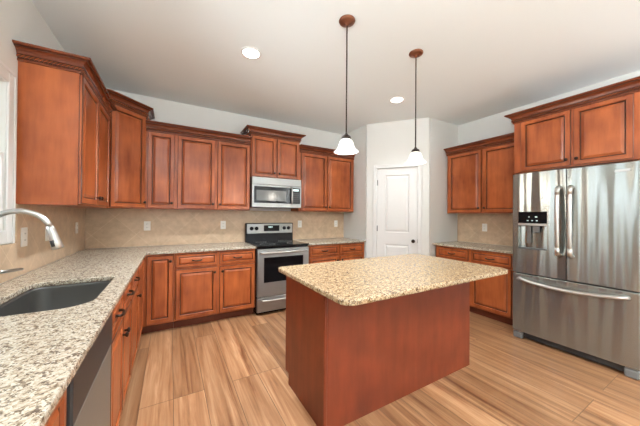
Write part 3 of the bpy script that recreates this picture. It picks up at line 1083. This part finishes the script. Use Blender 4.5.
def door_handle(parent, x, z0, z1):
    pts = [(x, 0.001, z1 - 0.012), (x, -0.018, z1 - 0.006), (x, -0.036, z1 - 0.022), (x, -0.046, z1 - 0.055), (x, -0.052, z1 - 0.14)]
    zc = (z0 + z1) / 2
    pts += [(x, -0.055, zc)]
    pts += [(x, q[1], z0 + (z1 - q[2])) for q in pts[4::-1]]
    MB().tube(pts, 0.0165, 14, flat=(1.15, 0.72)).build('handle', M['chrome'], parent)
    for zz, s in ((z1, -1), (z0, 1)):
        MB().tube([(x, 0.001, zz + s * 0.015), (x, -0.02, zz + s * 0.012), (x, -0.042, zz + s * 0.03), (x, -0.049, zz + s * 0.085)], [0.02, 0.0195, 0.0185, 0.0172], 12, flat=(1.15, 0.8)).build('handle_bracket', M['chrome'], parent)


door_handle(ldo, 0.400, 0.945, 1.632)
door_handle(rdo, 0.492, 0.945, 1.632)
pts = [(0.068, 0.001, 0.662), (0.072, -0.022, 0.662), (0.095, -0.040, 0.660)]
for k in range(9):
    s = -1 + 2 * k / 8
    pts.append((0.455 + s * 0.322, -0.046 - 0.022 * (1 - s * s), 0.655 - 0.022 * (1 - s * s)))
pts += [(0.815, -0.040, 0.660), (0.838, -0.022, 0.662), (0.842, 0.001, 0.662)]
MB().tube(pts, 0.0175, 14, flat=(1.15, 0.9)).build('handle', M['chrome'], fz)


# ------------------------------------------------------------------ lights
def pendant(label, x, y):
    p = thing('pendant_lamp', label, 'lamp', (x, y, H), 0, 'pendant lamps over the island')
    MB().lathe([(0.062, 0), (0.064, -0.006), (0.060, -0.014), (0.048, -0.022), (0.030, -0.028), (0.012, -0.034), (0.010, -0.045), (0, -0.046)], (0, 0, 0), 'Z', 28).build('canopy', M['copper'], p)
    MB().tube([(0, 0, -0.04), (0, 0, -0.90)], 0.0055, 10).build('rod', M['bronze'], p)
    MB().lathe([(0.006, -0.875), (0.010, -0.885), (0.014, -0.890), (0.020, -0.897), (0.033, -0.905), (0.037, -0.918), (0.038, -0.926), (0.030, -0.928)], (0, 0, 0), 'Z', 24).build('socket_cap', M['bronze'], p)
    prof = [(0.028, -0.924), (0.036, -0.929), (0.047, -0.940), (0.055, -0.956), (0.060, -0.973), (0.065, -0.989), (0.074, -1.004), (0.085, -1.017), (0.095, -1.026)]
    inner = [(r - 0.004, z - 0.001) for r, z in prof[::-1]]
    MB().lathe(prof + inner, (0, 0, 0), 'Z', 36, closed=True).build('shade', M['shade'], p)['label'] = 'lit white frosted bell glass shade'
    MB().lathe([(0.012, -0.93), (0.013, -0.95), (0.026, -0.970), (0.029, -0.985), (0.022, -1.003), (0, -1.012)], (0, 0, 0), 'Z', 16).build('bulb', M['bulb'], p)
    ld_ = bpy.data.lights.new('pendant_light', 'POINT')
    ld_.energy = PENDANT_W
    ld_.color = PENDANT_COL
    ld_.shadow_soft_size = 0.08
    lo = bpy.data.objects.new('pendant_light', ld_)
    COL.objects.link(lo)
    lo.parent = p
    lo.location = (0, 0, -1.13)
    return p


pendant('bell-glass pendant lamp over the island end nearer the range', 2.05, -2.376)
pendant('bell-glass pendant lamp hanging in front of the pantry door', 2.84, -2.373)


def added_uplight(label, x, y):  # out-of-view lamp added only to brighten the ceiling
    u = thing('added_fill_lamp', label, 'lamp', (x, y, 0), 0, 'unseen fill lamps added in the living area')
    MB().lathe([(0.0, 0), (0.15, 0), (0.15, 0.012), (0.13, 0.022), (0.02, 0.03), (0.0, 0.03)], (0, 0, 0), 'Z', 28, closed=True).build('base', M['bronze'], u)
    MB().tube([(0, 0, 0.03), (0, 0, 1.62)], 0.012, 12).build('pole', M['bronze'], u)
    MB().lathe([(0.02, 1.60), (0.06, 1.63), (0.13, 1.69), (0.17, 1.75), (0.164, 1.75), (0.125, 1.70), (0.055, 1.64), (0.02, 1.615)], (0, 0, 0), 'Z', 28, closed=True).build('bowl', M['white'], u)
    ld_ = bpy.data.lights.new('added_fill_light', 'AREA')
    ld_.shape = 'DISK'
    ld_.size = 0.22
    ld_.energy = ADDED_UPLIGHT_W
    ld_.color = CAN_COL
    lo = bpy.data.objects.new('added_fill_light', ld_)
    COL.objects.link(lo)
    lo.parent = u
    lo.location = (0, 0, 1.74)
    lo.rotation_euler = (PI, 0, 0)
    return u


added_uplight('unseen torchiere added to light the ceiling, by the left wall of the living area', 0.45, -5.2)
added_uplight('unseen torchiere added to light the ceiling, by the right wall of the living area', 4.5, -6.5)


def can(label, x, y, watts=CAN_W):
    c = thing('recessed_light', label, 'light', (x, y, H), 0, 'recessed ceiling lights')
    MB().lathe([(0.075, 0), (0.095, 0), (0.094, -0.005), (0.080, -0.008), (0.075, -0.003)], (0, 0, 0), 'Z', 32, closed=True).build('trim_ring', M['white'], c)
    MB().lathe([(0.074, -0.004), (0.0, -0.0045)], (0, 0, 0), 'Z', 32).build('lens', M['can'], c)
    ld_ = bpy.data.lights.new('can_light', 'AREA')
    ld_.shape = 'DISK'
    ld_.size = 0.14
    ld_.energy = watts
    ld_.color = CAN_COL
    ld_.spread = math.radians(115)
    lo = bpy.data.objects.new('can_light', ld_)
    COL.objects.link(lo)
    lo.parent = c
    lo.location = (0, 0, -0.012)
    return c


can('bright recessed ceiling light above the range side of the floor aisle', 1.515, -1.585, 34.0)
can('bright recessed ceiling light just left of the second pendant rod', 3.43, -1.577, 9.0)
for x, y in ((1.515, -4.6), (3.43, -4.6), (1.515, -6.6), (3.43, -6.6)):  # ceiling lights out of view, added to raise the light level
    can('unseen recessed ceiling light added in the living area for extra light', x, y)


# ------------------------------------------------------------------ outlets
def outlet(label, loc, rz, w=0.072, h=0.118, double=False):
    t = thing('wall_outlet', label, 'outlet', loc, rz, 'white outlet plates')
    MB().box(-w / 2, w / 2, -0.006, 0, -h / 2, h / 2, 0.002).build('cover_plate', M['plate'], t)
    s = MB()
    for zz in (-0.022, 0.022):
        s.box(-0.016, 0.016, -0.0085, -0.006, zz - 0.014, zz + 0.014, 0.002)
    s.build('receptacle', M['plate'], t)
    k = MB()
    for zz in (-0.022, 0.022):
        k.box(-0.008, -0.005, -0.0092, -0.0086, zz - 0.004, zz + 0.007)
        k.box(0.005, 0.008, -0.0092, -0.0086, zz - 0.004, zz + 0.007)
    k.build('slots', M['slot'], t)
    return t


OZ = 1.175
outlet('white outlet plate on the back wall next to the counter corner', (0.615, -0.0082, OZ), 0)
outlet('white outlet plate on the back wall just left of the range', (1.544, -0.0082, OZ), 0)
outlet('white outlet plate on the back wall just right of the range', (2.785, -0.0082, OZ), 0)
outlet('white outlet plate on the back wall beside the pantry wall', (3.522, -0.0082, OZ), 0)
outlet('white outlet plate on the tile between counter and cabinet by the refrigerator', (W - 0.0082, -1.833, 1.16), -PI / 2)
outlet('white outlet plate right beside the window casing', (0.0082, -1.482, 1.168), PI / 2, 0.085, 0.13)
outlet('white outlet plate behind the faucet spray head', (0.0082, -1.09, 1.168), PI / 2, 0.08, 0.12)
outlet('white outlet plate on the left wall tile nearest the corner', (0.0082, -0.335, OZ), PI / 2)
